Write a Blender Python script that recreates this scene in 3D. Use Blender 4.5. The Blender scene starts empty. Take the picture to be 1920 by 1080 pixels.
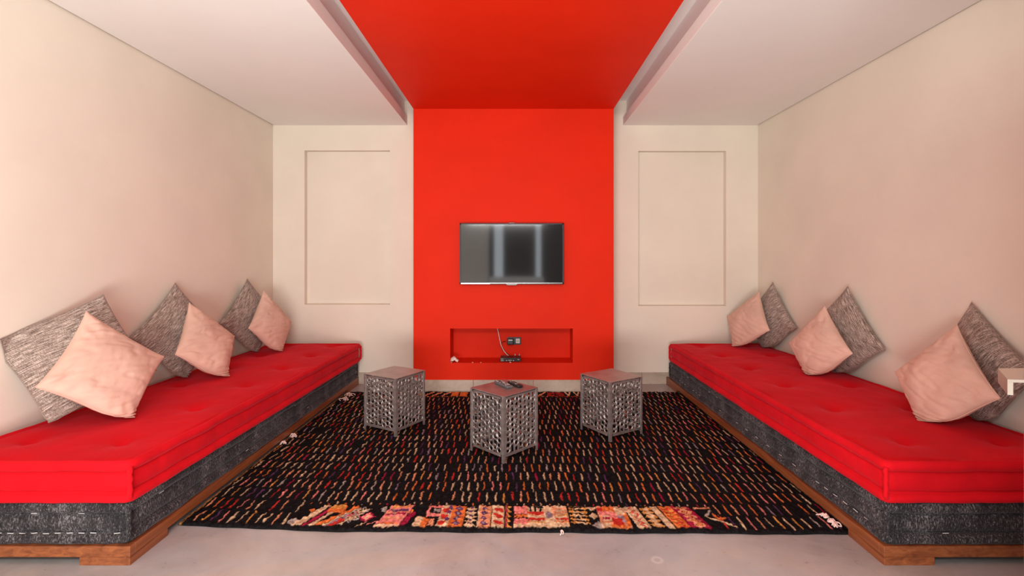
import bpy, bmesh, math, random
import numpy as np
from mathutils import Vector, Matrix, Euler, noise
PI = math.pi
S = bpy.context.scene
COL = S.collection

# ---------------------------------------------------------------- camera, world, light, exposure
H = 1.33                      # eye height
F = 930.0                     # focal length in pixels of the 1920 wide frame
cam_d = bpy.data.cameras.new('camera'); cam = bpy.data.objects.new('camera', cam_d); COL.objects.link(cam)
cam.location = (0, 0, H); cam.rotation_euler = (PI/2, 0, 0)
cam_d.sensor_width = 36; cam_d.lens = F/1920*36
cam_d.shift_x = -8/1920; cam_d.shift_y = -53/1920
cam_d.clip_start = .05; cam_d.clip_end = 60
S.camera = cam
S.view_settings.view_transform = 'Standard'; S.view_settings.look = 'None'
S.view_settings.gamma = 1; S.view_settings.use_curve_mapping = False
S.view_settings.exposure = -0.1
w = bpy.data.worlds.new('sky'); S.world = w; w.use_nodes = True
bg = w.node_tree.nodes['Background']; bg.inputs[0].default_value = (.86, .93, 1, 1); bg.inputs[1].default_value = 1.3

def area(name, loc, target, sx, sy, power, col):
    l = bpy.data.lights.new(name, 'AREA'); l.shape = 'RECTANGLE'; l.size = sx; l.size_y = sy
    l.energy = power; l.color = col
    o = bpy.data.objects.new(name, l); COL.objects.link(o); o.location = loc
    o.rotation_euler = (Vector(target)-Vector(loc)).to_track_quat('-Z', 'Y').to_euler()
    return o
area('daylight_patio_sky', (-.25, -.7, 2.38), (-.3, 3.2, .8), 1.6, .5, 86, (1, .975, .94))
area('ceiling_fill_low', (-.45, -.75, .28), (-.5, 2.0, 2.9), 2.0, .7, 180, (1, .985, .96))  # added low fill lamp aimed upward to brighten the ceiling

# ---------------------------------------------------------------- helpers
def tag(o, label=None, cat=None, group=None, kind=None):
    if label: o['label'] = label
    if cat: o['category'] = cat
    if group: o['group'] = group
    if kind: o['kind'] = kind
    return o
def obj(name, me, mat=None, parent=None, loc=None, rz=None):
    o = bpy.data.objects.new(name, me); COL.objects.link(o)
    if mat is not None and not me.materials:
        for m in (mat if isinstance(mat, (list, tuple)) else [mat]): me.materials.append(m)
    if parent is not None: o.parent = parent
    if loc is not None: o.location = loc
    if rz is not None: o.rotation_euler = (0, 0, rz)
    return o
def empty(name, loc, rz=0):
    o = bpy.data.objects.new(name, None); COL.objects.link(o); o.location = loc; o.rotation_euler = (0, 0, rz)
    o.empty_display_size = .1
    return o
class MB:
    def __init__(s): s.v = []; s.f = []
    def quad(s, a, b, c, d):
        n = len(s.v); s.v += [a, b, c, d]; s.f.append((n, n+1, n+2, n+3)); return s
    def box(s, x0, x1, y0, y1, z0, z1, M=None):
        n = len(s.v)
        p = [(x0,y0,z0),(x1,y0,z0),(x1,y1,z0),(x0,y1,z0),(x0,y0,z1),(x1,y0,z1),(x1,y1,z1),(x0,y1,z1)]
        if M is not None: p = [tuple(M @ Vector(q)) for q in p]
        s.v += p
        s.f += [tuple(n+i for i in q) for q in ((0,3,2,1),(4,5,6,7),(0,1,5,4),(1,2,6,5),(2,3,7,6),(3,0,4,7))]
        return s
    def prism(s, pts, y0, y1):      # polygon in XZ, extruded along Y
        n = len(s.v); k = len(pts)
        s.v += [(x, y0, z) for x, z in pts]+[(x, y1, z) for x, z in pts]
        s.f.append(tuple(n+i for i in range(k))); s.f.append(tuple(n+k+i for i in reversed(range(k))))
        for i in range(k):
            j = (i+1) % k; s.f.append((n+i, n+k+i, n+k+j, n+j))
        return s
    def tube(s, pts, r, seg=8, cap=True):
        n0 = len(s.v); P = [Vector(p) for p in pts]; up = Vector((0, 0, 1))
        for i, p in enumerate(P):
            t = (P[min(i+1, len(P)-1)]-P[max(i-1, 0)]).normalized()
            a = t.cross(up if abs(t.dot(up)) < .95 else Vector((1, 0, 0))).normalized(); b = t.cross(a)
            rr = r[i] if isinstance(r, (list, tuple)) else r
            for k in range(seg):
                g = 2*PI*k/seg; s.v.append(tuple(p+(a*math.cos(g)+b*math.sin(g))*rr))
        for i in range(len(P)-1):
            for k in range(seg):
                a = n0+i*seg+k; b = n0+i*seg+(k+1) % seg
                s.f.append((a, b, b+seg, a+seg))
        if cap:
            s.f.append(tuple(n0+k for k in reversed(range(seg)))); s.f.append(tuple(n0+(len(P)-1)*seg+k for k in range(seg)))
        return s
    def mesh(s, name, smooth=False, bevel=0):
        me = bpy.data.meshes.new(name); me.from_pydata(s.v, [], s.f)
        bm = bmesh.new(); bm.from_mesh(me)
        bmesh.ops.recalc_face_normals(bm, faces=bm.faces)
        if bevel:
            bmesh.ops.bevel(bm, geom=[e for e in bm.edges if len(e.link_faces) == 2 and e.calc_face_angle(0) > .6], offset=bevel, segments=2, affect='EDGES', profile=.5)
        bm.to_mesh(me); bm.free()
        if smooth: me.shade_smooth()
        return me

# ---------------------------------------------------------------- materials
def mat(name, base=(.5,.5,.5), rough=.6, metal=0, sheen=0, sheen_tint=None, spec=None, coat=0):
    m = bpy.data.materials.new(name); m.use_nodes = True
    b = m.node_tree.nodes['Principled BSDF']
    b.inputs['Base Color'].default_value = (*base, 1); b.inputs['Roughness'].default_value = rough
    b.inputs['Metallic'].default_value = metal
    if sheen:
        b.inputs['Sheen Weight'].default_value = sheen; b.inputs['Sheen Roughness'].default_value = .4
        if sheen_tint: b.inputs['Sheen Tint'].default_value = (*sheen_tint, 1)
    if spec is not None: b.inputs['Specular IOR Level'].default_value = spec
    if coat: b.inputs['Coat Weight'].default_value = coat
    return m
def nd(m, t, **kw):
    n = m.node_tree.nodes.new(t)
    for k, v in kw.items():
        if k in n.inputs: n.inputs[k].default_value = v
        else: setattr(n, k, v)
    return n
def lk(m, a, b): m.node_tree.links.new(a, b)
def P(m): return m.node_tree.nodes['Principled BSDF']
def coords(m, kind='Object', scale=(1,1,1), rot=(0,0,0)):
    t = nd(m, 'ShaderNodeTexCoord'); mp = nd(m, 'ShaderNodeMapping'); mp.inputs['Scale'].default_value = scale; mp.inputs['Rotation'].default_value = rot
    lk(m, t.outputs[kind], mp.inputs[0]); return mp.outputs[0]
def ramp(m, fac, stops):
    r = nd(m, 'ShaderNodeValToRGB'); e = r.color_ramp.elements
    while len(e) < len(stops): e.new(.5)
    for i, (p, c) in enumerate(stops): e[i].position = p; e[i].color = (*c, 1) if len(c) == 3 else c
    lk(m, fac, r.inputs[0]); return r.outputs[0]
def bump(m, fac, strength=.3, dist=.005, prev=None):
    b = nd(m, 'ShaderNodeBump'); b.inputs['Strength'].default_value = strength; b.inputs['Distance'].default_value = dist
    lk(m, fac, b.inputs['Height'])
    if prev is not None: lk(m, prev, b.inputs['Normal'])
    lk(m, b.outputs[0], P(m).inputs['Normal']); return b.outputs[0]
def plaster(name, col, var=.04, rough=.75, spec=.25):
    m = mat(name, col, rough, spec=spec)
    c = coords(m)
    n = nd(m, 'ShaderNodeTexNoise', Scale=1.6, Detail=5.0, Roughness=.6); lk(m, c, n.inputs['Vector'])
    lk(m, ramp(m, n.outputs[0], [(.3, tuple(x*(1-var) for x in col)), (.7, tuple(min(1, x*(1+var)) for x in col))]), P(m).inputs['Base Color'])
    n2 = nd(m, 'ShaderNodeTexNoise', Scale=60.0, Detail=4.0); lk(m, c, n2.inputs['Vector'])
    bump(m, n2.outputs[0], .12, .002)
    return m
M_wall = plaster('cream wall paint', (.775, .70, .59))
M_ceil = plaster('off white ceiling paint', (.85, .825, .79), .02)
M_red = plaster('tomato red wall paint', (.72, .022, .004), .05, .6, .12)
M_hall = plaster('grey beige patio plaster', (.30, .27, .235), .06)

def stone(name, c1, c2, rough=.32, scale=1.5):
    m = mat(name, c1, rough, spec=.4); c = coords(m, 'Object', (1, 1.0, 1))
    n = nd(m, 'ShaderNodeTexNoise', Scale=scale, Detail=8.0, Roughness=.65, Distortion=.8); lk(m, c, n.inputs['Vector'])
    n1 = nd(m, 'ShaderNodeTexNoise', Scale=scale*9, Detail=6.0, Roughness=.7); lk(m, c, n1.inputs['Vector'])
    mx = nd(m, 'ShaderNodeMath', operation='MULTIPLY_ADD'); mx.inputs[1].default_value = .35; lk(m, n1.outputs[0], mx.inputs[0]); lk(m, n.outputs[0], mx.inputs[2])
    lk(m, ramp(m, mx.outputs[0], [(.45, c1), (.68, c2), (.85, tuple(min(1, x*1.15) for x in c2))]), P(m).inputs['Base Color'])
    lk(m, ramp(m, n1.outputs[0], [(.3, (rough-.08,)*3), (.7, (rough+.15,)*3)]), P(m).inputs['Roughness'])
    bump(m, n1.outputs[0], .08, .003)
    return m
M_floor = stone('polished concrete', (.31, .298, .288), (.40, .39, .382))
def floor_marks(m):
    base = P(m).inputs['Base Color'].links[0].from_socket
    c = nd(m, 'ShaderNodeTexCoord').outputs['Object']
    n = nd(m, 'ShaderNodeTexNoise', Scale=2.3, Detail=5.0, Roughness=.6, Distortion=1.5)
    mp = nd(m, 'ShaderNodeMapping'); mp.inputs['Location'].default_value = (4, 9, 0); mp.inputs['Scale'].default_value = (.6, 1.5, 1); lk(m, c, mp.inputs[0]); lk(m, mp.outputs[0], n.inputs['Vector'])
    mx = nd(m, 'ShaderNodeMix', data_type='RGBA', blend_type='MULTIPLY'); mx.inputs[0].default_value = 1
    lk(m, base, mx.inputs[6]); lk(m, ramp(m, n.outputs[0], [(.35, (.94, .97, 1.0)), (.65, (1.04, .97, .90))]), mx.inputs[7])
    # a dried round water mark, and pale specks of dust
    d = nd(m, 'ShaderNodeVectorMath', operation='DISTANCE'); lk(m, c, d.inputs[0]); d.inputs[1].default_value = (.624, 2.197, 0)
    rg = ramp(m, d.outputs['Value'], [(.010, (0, 0, 0)), (.0185, (.55, .55, .55)), (.024, (.45, .45, .45)), (.032, (0, 0, 0))])
    sp = nd(m, 'ShaderNodeTexNoise', Scale=95.0, Detail=1.0); lk(m, c, sp.inputs['Vector'])
    sg = ramp(m, sp.outputs[0], [(.76, (0, 0, 0)), (.80, (.6, .6, .6))])
    ad = nd(m, 'ShaderNodeMath', operation='MAXIMUM'); lk(m, rg, ad.inputs[0]); lk(m, sg, ad.inputs[1])
    m2 = nd(m, 'ShaderNodeMix', data_type='RGBA'); lk(m, ad.outputs[0], m2.inputs[0]); lk(m, mx.outputs[2], m2.inputs[6]); m2.inputs[7].default_value = (.66, .62, .58, 1)
    lk(m, m2.outputs[2], P(m).inputs['Base Color'])
floor_marks(M_floor)
M_skirt = stone('stone skirting', (.36, .295, .225), (.47, .395, .315), .35, 4)
def velvet(name, col, edge, sh=.3):
    m = mat(name, col, .8, sheen=sh, sheen_tint=edge, spec=.06); c = coords(m)
    n = nd(m, 'ShaderNodeTexNoise', Scale=3.5, Detail=6.0, Roughness=.65); lk(m, c, n.inputs['Vector'])
    lk(m, ramp(m, n.outputs[0], [(.3, tuple(x*.86 for x in col)), (.7, tuple(min(1, x*1.1) for x in col))]), P(m).inputs['Base Color'])
    n2 = nd(m, 'ShaderNodeTexNoise', Scale=320.0, Detail=3.0); lk(m, c, n2.inputs['Vector'])
    n3 = nd(m, 'ShaderNodeTexNoise', Scale=14.0, Detail=4.0); lk(m, c, n3.inputs['Vector'])
    b = bump(m, n2.outputs[0], .35, .0015); bump(m, n3.outputs[0], .25, .01, b)
    return m
M_redv = velvet('red velvet', (.60, .006, .012), (1, .16, .22), .22)
M_pink = velvet('blush pink velvet', (.69, .45, .355), (1, .8, .7), .15)
def denim():
    m = mat('charcoal heathered cotton', (.05,.05,.055), .9, sheen=.12, sheen_tint=(.8,.75,.8), spec=.15)
    c = coords(m, 'Object', (1, 1, .35))
    n = nd(m, 'ShaderNodeTexNoise', Scale=190.0, Detail=5.0, Roughness=.75); lk(m, c, n.inputs['Vector'])
    n0 = nd(m, 'ShaderNodeTexNoise', Scale=9.0, Detail=4.0); lk(m, c, n0.inputs['Vector'])
    a = nd(m, 'ShaderNodeMath', operation='MULTIPLY_ADD'); a.inputs[1].default_value = .3; lk(m, n0.outputs[0], a.inputs[0]); lk(m, n.outputs[0], a.inputs[2])
    lk(m, ramp(m, a.outputs[0], [(.50, (.010, .0095, .010)), (.68, (.034, .031, .032)), (.84, (.24, .22, .225))]), P(m).inputs['Base Color'])
    bump(m, n.outputs[0], .4, .002)
    return m
M_denim = denim()
def woven():
    m = mat('grey brown slub weave', (.25,.2,.17), .9, sheen=.15, spec=.15)
    c = coords(m, 'UV', (110, 8, 1)); c2 = coords(m, 'UV', (34, 150, 1))
    n = nd(m, 'ShaderNodeTexNoise', Scale=1.0, Detail=4.0, Roughness=.7); lk(m, c, n.inputs['Vector'])
    n2 = nd(m, 'ShaderNodeTexNoise', Scale=1.0, Detail=3.0, Roughness=.7); lk(m, c2, n2.inputs['Vector'])
    a = nd(m, 'ShaderNodeMath', operation='MULTIPLY_ADD'); a.inputs[1].default_value = .55; lk(m, n2.outputs[0], a.inputs[0]); lk(m, n.outputs[0], a.inputs[2])
    lk(m, ramp(m, a.outputs[0], [(.60, (.095, .068, .056)), (.76, (.25, .19, .155)), (.90, (.56, .46, .40))]), P(m).inputs['Base Color'])
    bump(m, a.outputs[0], .5, .002)
    return m
M_gray = woven()
def wood(name, c1, c2):
    m = mat(name, c1, .38, spec=.5); c = coords(m, 'Object', (9, .8, 22))
    n = nd(m, 'ShaderNodeTexNoise', Scale=2.0, Detail=6.0, Roughness=.6, Distortion=1.2); lk(m, c, n.inputs['Vector'])
    lk(m, ramp(m, n.outputs[0], [(.3, c1), (.7, c2)]), P(m).inputs['Base Color'])
    bump(m, n.outputs[0], .1, .002); return m
M_wood = wood('oiled reddish wood', (.125, .030, .010), (.32, .098, .031))
def metalm():
    m = mat('brushed pewter metal', (.50, .45, .43), .42, .85); c = coords(m, 'Object', (4, 4, 12))
    n = nd(m, 'ShaderNodeTexNoise', Scale=3.0, Detail=5.0); lk(m, c, n.inputs['Vector'])
    lk(m, ramp(m, n.outputs[0], [(.3, (.36, .325, .31)), (.7, (.50, .455, .44))]), P(m).inputs['Base Color'])
    lk(m, ramp(m, n.outputs[0], [(.3, (.44,)*3), (.7, (.52,)*3)]), P(m).inputs['Roughness'])
    return m
M_metal = metalm()
M_black = mat('black plastic', (.012, .012, .013), .35)
M_blackg = mat('black bezel', (.012, .011, .011), .35, spec=.3)
M_screen = mat('switched off screen glass', (.010, .0095, .009), .06, spec=.5, coat=1.0)
P(M_screen).inputs['Coat Roughness'].default_value = .055; P(M_screen).inputs['Coat IOR'].default_value = 2.6
M_chrome = mat('chrome trim', (.42, .41, .40), .22, 1)
M_trim = mat('dark satin trim', (.16, .155, .15), .4, .6)
M_nickel = mat('satin nickel', (.72, .66, .58), .2, 1)
M_white = mat('white plastic', (.78, .72, .66), .4)
M_cable = mat('white cable sheath', (.75, .68, .62), .45)
M_print = mat('white lettering', (.8, .78, .75), .5)
M_stitch = mat('white thread', (.75, .72, .7), .8)
M_wool = mat('pale pink wool yarn', (.72, .5, .44), .95)
M_tissue = mat('crumpled white paper', (.8, .68, .6), .9)
M_grey = mat('dark grey rubber keys', (.10, .10, .105), .5)
M_silver = mat('pale grey key print', (.6, .6, .6), .5)
M_door = plaster('grey painted door leaf', (.30, .27, .25), .03, .5)

# ---------------------------------------------------------------- room shell
XL, XR = -2.604, 2.587
YB, YC = 5.31, 4.98              # back wall, front of the red chimney breast
YF = .05                         # room side of the front wall
ZC, ZS, ZR = 3.03, 2.769, 2.845  # slot ceiling, soffit, red ceiling panel
CL, CR = -1.033, .978
def px(p, Y): return (p-968)/F*Y
def pz(p, Y): return H-(p-487)/F*Y

floor = obj('floor', MB().box(-4, 4, -4.6, 5.6, -.12, 0).mesh('floor'), M_floor); tag(floor, kind='structure')
tag(obj('wall_left', MB().box(XL-.2, XL, YF-.2, YB+.25, 0, 3.2).mesh('wall_left'), M_wall), kind='structure')
tag(obj('wall_right', MB().box(XR, XR+.2, YF-.2, YB+.25, 0, 3.2).mesh('wall_right'), M_wall), kind='structure')
def holed(mb, x0, x1, z0, z1, hx0, hx1, hz0, hz1, y, d):
    q = mb.quad
    q((x0,y,z0),(hx0,y,z0),(hx0,y,z1),(x0,y,z1)); q((hx1,y,z0),(x1,y,z0),(x1,y,z1),(hx1,y,z1))
    q((hx0,y,z0),(hx1,y,z0),(hx1,y,hz0),(hx0,y,hz0)); q((hx0,y,hz1),(hx1,y,hz1),(hx1,y,z1),(hx0,y,z1))
    q((hx0,y+d,hz0),(hx1,y+d,hz0),(hx1,y+d,hz1),(hx0,y+d,hz1))
    q((hx0,y,hz0),(hx0,y+d,hz0),(hx0,y+d,hz1),(hx0,y,hz1)); q((hx1,y,hz0),(hx1,y,hz1),(hx1,y+d,hz1),(hx1,y+d,hz0))
    q((hx0,y,hz0),(hx1,y,hz0),(hx1,y+d,hz0),(hx0,y+d,hz0)); q((hx0,y,hz1),(hx0,y+d,hz1),(hx1,y+d,hz1),(hx1,y,hz1))
def finish(mb, name):
    me = bpy.data.meshes.new(name); me.from_pydata(mb.v, [], mb.f)
    bm = bmesh.new(); bm.from_mesh(me); bmesh.ops.remove_doubles(bm, verts=bm.verts, dist=1e-5)
    bmesh.ops.recalc_face_normals(bm, faces=bm.faces); bm.to_mesh(me); bm.free(); return me
back = tag(obj('wall_back', MB().box(XL-.2, XR+.2, YB+.075, YB+.25, 0, 3.2).mesh('wall_back'), M_wall), kind='structure')
b = MB(); holed(b, XL, CL+.05, 0, ZC+.1, px(571, YB), px(731, YB), pz(571, YB), pz(282, YB), YB, .07)
obj('recessed_panel', finish(b, 'recessed_panel'), M_wall, back)
b = MB(); holed(b, CR-.05, XR, 0, ZC+.1, px(1197, YB), px(1361.5, YB), pz(573.5, YB), pz(283, YB), YB, .07)
obj('recessed_panel', finish(b, 'recessed_panel'), M_wall, back)
NX0, NX1, NZ0, NZ1, ND = px(844, YC), px(1074, YC), pz(680.5, YC), pz(616, YC), .27
b = MB(); holed(b, CL, CR, 0, ZR, NX0, NX1, NZ0, NZ1, YC, ND)
b.quad((CL,YC,0),(CL,YC,ZR),(CL,YB+.05,ZR),(CL,YB+.05,0)); b.quad((CR,YC,0),(CR,YB+.05,0),(CR,YB+.05,ZR),(CR,YC,ZR))
obj('chimney_breast', finish(b, 'chimney_breast'), M_red, back)

ceil = tag(obj('ceiling', MB().box(XL-.2, XR+.2, YF-.2, YB+.25, ZC, ZC+.15).mesh('ceiling'), M_ceil), kind='structure')
obj('red_ceiling_panel', MB().box(CL, CR, YF, YC+.33, ZR, ZC).mesh('red_ceiling_panel'), M_red, ceil)
# dropped soffits: lower lip, then an upper face set back from it; a thin shadow joint along the side walls
LX, RX = -1.165, 1.142
obj('soffit', MB().prism([(XL+.012, ZS), (LX, ZS), (LX, ZS+.10), (LX-.03, ZS+.105), (LX-.03, ZC), (XL+.012, ZC)], YF, YB).mesh('soffit', bevel=.003), M_ceil, ceil)
obj('soffit', MB().prism([(XR-.012, ZS), (RX, ZS), (RX, ZS+.088), (RX+.038, ZS+.09), (RX+.038, ZC), (XR-.012, ZC)], YF, YB).mesh('soffit', bevel=.003), M_ceil, ceil)

# stone skirting: one object per run, one stone per piece
def skirting(name, runs, y, face=-1):
    r = tag(empty(name, (0, y, 0)), kind='structure')
    for x0, x1 in runs:
        obj('skirting_stone', MB().box(x0+.0012, x1-.0012, -.012, .03, 0, .125).mesh('skirting_stone', bevel=.0015), M_skirt, r)
skirting('baseboard_back', [(XL, -2.2), (-2.2, -1.62), (-1.62, CL), (CR, 1.342), (1.342, 1.94), (1.94, XR)], YB)
skirting('baseboard_centre', [(CL, -.43), (-.43, .17), (.17, .77), (.77, CR)], YC)
for nm, xw, s in (('baseboard_left', XL, 1), ('baseboard_right', XR, -1)):
    r = tag(empty(nm, (xw, 0, 0)), kind='structure')
    for k in range(9):
        obj('skirting_stone', MB().box(-.01 if s > 0 else -.012, .012 if s > 0 else .01, .06+k*.582, .06+(k+1)*.582-.0024, 0, .125).mesh('skirting_stone'), M_skirt, r)

# front wall with a wide opening and shapes added behind the camera for the screen reflection
OX0, OX1, OZ = -2.3, 1.30, 2.75
b = MB(); b.box(XL-.2, OX0, YF-.2, YF, 0, 3.2); b.box(OX1, XR+.2, YF-.2, YF, 0, 3.2); b.box(OX0, OX1, YF-.2, YF, OZ, 3.2)
tag(obj('wall_front', b.mesh('wall_front'), M_hall), kind='structure')
b = MB(); y0, y1 = -4.6, -4.4
for x0, x1 in ((-4, -.64), (-.38, .56), (.72, 4)): b.box(x0, x1, y0, y1, 0, 2.6)
tag(obj('reflection_wall', b.mesh('reflection_wall'), plaster('dark reflection plaster', (.07, .065, .058))), kind='structure')  # added unseen wall, dark with slots that give the screen its bright strips
tag(obj('reflection_block', MB().box(-1.9, -.76, -4.0, -3.6, 0, 2.6).mesh('reflection_block'), plaster('pale reflection plaster', (.66, .60, .52))), kind='structure')  # unseen pale block added to lighten the left of the screen reflection
tag(obj('reflection_ledge', MB().box(-.72, .74, -3.9, -3.5, 0, .86).mesh('reflection_ledge', bevel=.03), plaster('pale reflection surface', (.62, .60, .56))), kind='structure')  # unseen low ledge added for the pale base of the screen reflection

# door leaf swung open just right of the camera
dr = tag(empty('door_1', (1.222, 1.195, 0)), kind='structure')
obj('leaf', MB().box(0, .045, -.93, 0, .008, 2.3).mesh('leaf', bevel=.002), M_door, dr)
def W(pxx, pyy, Y): return Vector(((pxx-968)/F*Y, Y, H-(pyy-487)/F*Y))
def loc_d(v): return tuple(v-Vector((1.222, 1.195, 0)))
A = W(1871, 690, 1.13); B = W(1889, 712, 1.025)
zt = (A.z+B.z)/2
T = .006
a0, b0 = Vector((A.x, A.y, zt)), Vector((B.x, B.y, zt))
mb = MB()
def plate(mb, pts, dz):
    n = len(mb.v); k = len(pts)
    mb.v += [loc_d(p) for p in pts]+[loc_d(p-Vector((0, 0, dz))) for p in pts]
    mb.f.append(tuple(range(n, n+k))); mb.f.append(tuple(n+k+i for i in reversed(range(k))))
    for i in range(k): j = (i+1) % k; mb.f.append((n+i, n+k+i, n+k+j, n+j))
plate(mb, [a0, b0, b0+Vector((.03, -.004, 0)), Vector((1.19, 1.035, zt)), Vector((1.222, 1.035, zt)), Vector((1.222, 1.135, zt))], T)
dv = Vector((.010, -.002, 0))
for_v = Vector((0, 0, -T)); plate(mb, [a0+for_v, b0+for_v, b0+dv+for_v, a0+dv+for_v], .026)
obj('door_handle', mb.mesh('door_handle'), M_nickel, dr)
mb = MB(); Yk = 1.165
mb.box(-.006, 0, -.05, -.022, pz(790, Yk), pz(746, Yk)); mb.tube([(-.010, -.036, pz(768, Yk)), (0, -.036, pz(768, Yk))], .011, 14)
obj('lock_plate', mb.mesh('lock_plate', bevel=.001), M_nickel, dr)

# ---------------------------------------------------------------- sofas: wooden base, charcoal mattress, red mattress
def platform(name, sx, label):
    # sx=-1 left, +1 right ; local x measured from the inner edge towards the wall
    xi = -1.680 if sx < 0 else 1.600
    xw = (XL+.014) if sx < 0 else (XR-.014)
    y0, y1 = 2.157, 5.29
    t = empty(name, (xi, y0, 0)); Wd = abs(xw-xi); L = y1-y0
    def bx(a, b, c, d, e, f): return MB().box(min(sx*a, sx*b), max(sx*a, sx*b), c, d, e, f)
    obj('side_rail', bx(0, .03, .031, L, .036, .083).mesh('side_rail', bevel=.002), M_wood, t)
    obj('side_rail', bx(Wd-.03, Wd, .031, L, .036, .083).mesh('side_rail'), M_wood, t)
    obj('end_rail', bx(0, Wd, 0, .03, .036, .083).mesh('end_rail', bevel=.002), M_wood, t)
    obj('end_rail', bx(.031, Wd-.031, L-.03, L, .036, .083).mesh('end_rail'), M_wood, t)
    obj('slatted_deck', bx(.031, Wd-.031, .031, L-.031, .05, .078).mesh('slatted_deck'), M_wood, t)
    for a in (0, Wd-.22):
        for c, ln in ((0, .235), (L-.30, .30)):
            m = bx(a, a+.22, c, c+ln, 0, .0355)
            obj('foot', m.mesh('foot', bevel=.0015), M_wood, t)
    return tag(t, label, 'sofa base')
def mattress_mesh(Wd, L, Hh, dim, seed, roll=.023, amp=.005, band=.019, crown=1.0):
    """x 0..Wd (0 = room side), y 0..L, z 0..Hh ; grid top and bottom, rolled edges"""
    st = .024; nx = int(Wd/st); ny = int(L/st)
    xs = np.linspace(0, Wd, nx+1); ys = np.linspace(0, L, ny+1)
    def shr(x, y, i): return (i+(x/Wd)*(Wd-2*i), i+(y/L)*(L-2*i))
    V = []; Fc = []
    def N(x, y, z, s=5): return noise.noise(Vector((x*s+seed, y*s, z*s)))
    def ztop(x, y):
        e = min(x, Wd-x, y, L-y)
        z = Hh-.006+crown*(.014*min(1, e/.16)**.6+.007*N(x, y, 0, 3)+.003*N(x, y, 3, 11))
        for (dx, dy) in dim:
            d = math.hypot(x-dx, (y-dy))
            z -= .026*math.exp(-(d/.030)**2)+.020*math.exp(-(d/.095)**2)
        return z
    ins = roll*1.7
    idx = {}
    for i, x in enumerate(xs):
        for j, y in enumerate(ys):
            X, Y = shr(x, y, ins); idx[i, j] = len(V); V.append((X, Y, ztop(X, Y)))
    for i in range(nx):
        for j in range(ny): Fc.append((idx[i, j], idx[i+1, j], idx[i+1, j+1], idx[i, j+1]))
    per = [(i, 0) for i in range(nx)]+[(nx, j) for j in range(ny)]+[(i, ny) for i in range(nx, 0, -1)]+[(0, j) for j in range(ny, 0, -1)]
    r = roll
    g_ = band
    prof = [(ins*.86, Hh-.004), (r*1.15, Hh+.002), (r*.75, Hh+.006), (r*.35, Hh+.003), (.002, Hh-r*.40), (0, Hh-r*.85), (.003, Hh-r*1.3), (r*.40, Hh-r*1.72), (g_+r*.65, Hh-r*1.92), (g_, Hh-r*2.2),
            (g_*.80, Hh*.5+.02), (g_*.72, Hh*.5), (g_*.80, Hh*.5-.02), (g_, r*2.2), (g_+r*.65, r*1.92), (r*.40, r*1.72), (.003, r*1.3), (0, r*.85), (.002, r*.40), (r*.35, 0.002), (r*.75, 0), (ins*.8, 0)]
    prev = [idx[p] for p in per]
    for (i_, z) in prof:
        cur = []
        for (i, j) in per:
            x, y = xs[i], ys[j]
            X, Y = shr(x, y, i_)
            cx = 1 if x > Wd/2 else -1; cy = 1 if y > L/2 else -1
            # round the corners
            for_x = Wd-X if cx > 0 else X; for_y = L-Y if cy > 0 else Y
            rr = .03
            if for_x < rr+i_ and for_y < rr+i_:
                ax, ay = rr+i_-for_x, rr+i_-for_y; d = math.hypot(ax, ay)
                if d > rr:
                    k = rr/d; X += cx*-(ax-ax*k); Y += cy*-(ay-ay*k)
            wv = amp*(N(X, Y, z, 7)+.6*N(X, Y, z*0, 22))
            nx_ = (1 if x == Wd else -1 if x == 0 else 0); ny_ = (1 if y == L else -1 if y == 0 else 0)
            cur.append(len(V)); V.append((X+nx_*wv, Y+ny_*wv, z+(amp*1.1*N(X+3, Y, 1, 5) if 0 < z < Hh*1.5 and z > .004 else 0)))
        for k in range(len(per)):
            k2 = (k+1) % len(per); Fc.append((prev[k2], prev[k], cur[k], cur[k2]))
        prev = cur
    Fc.append(tuple(prev))
    return V, Fc
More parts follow.
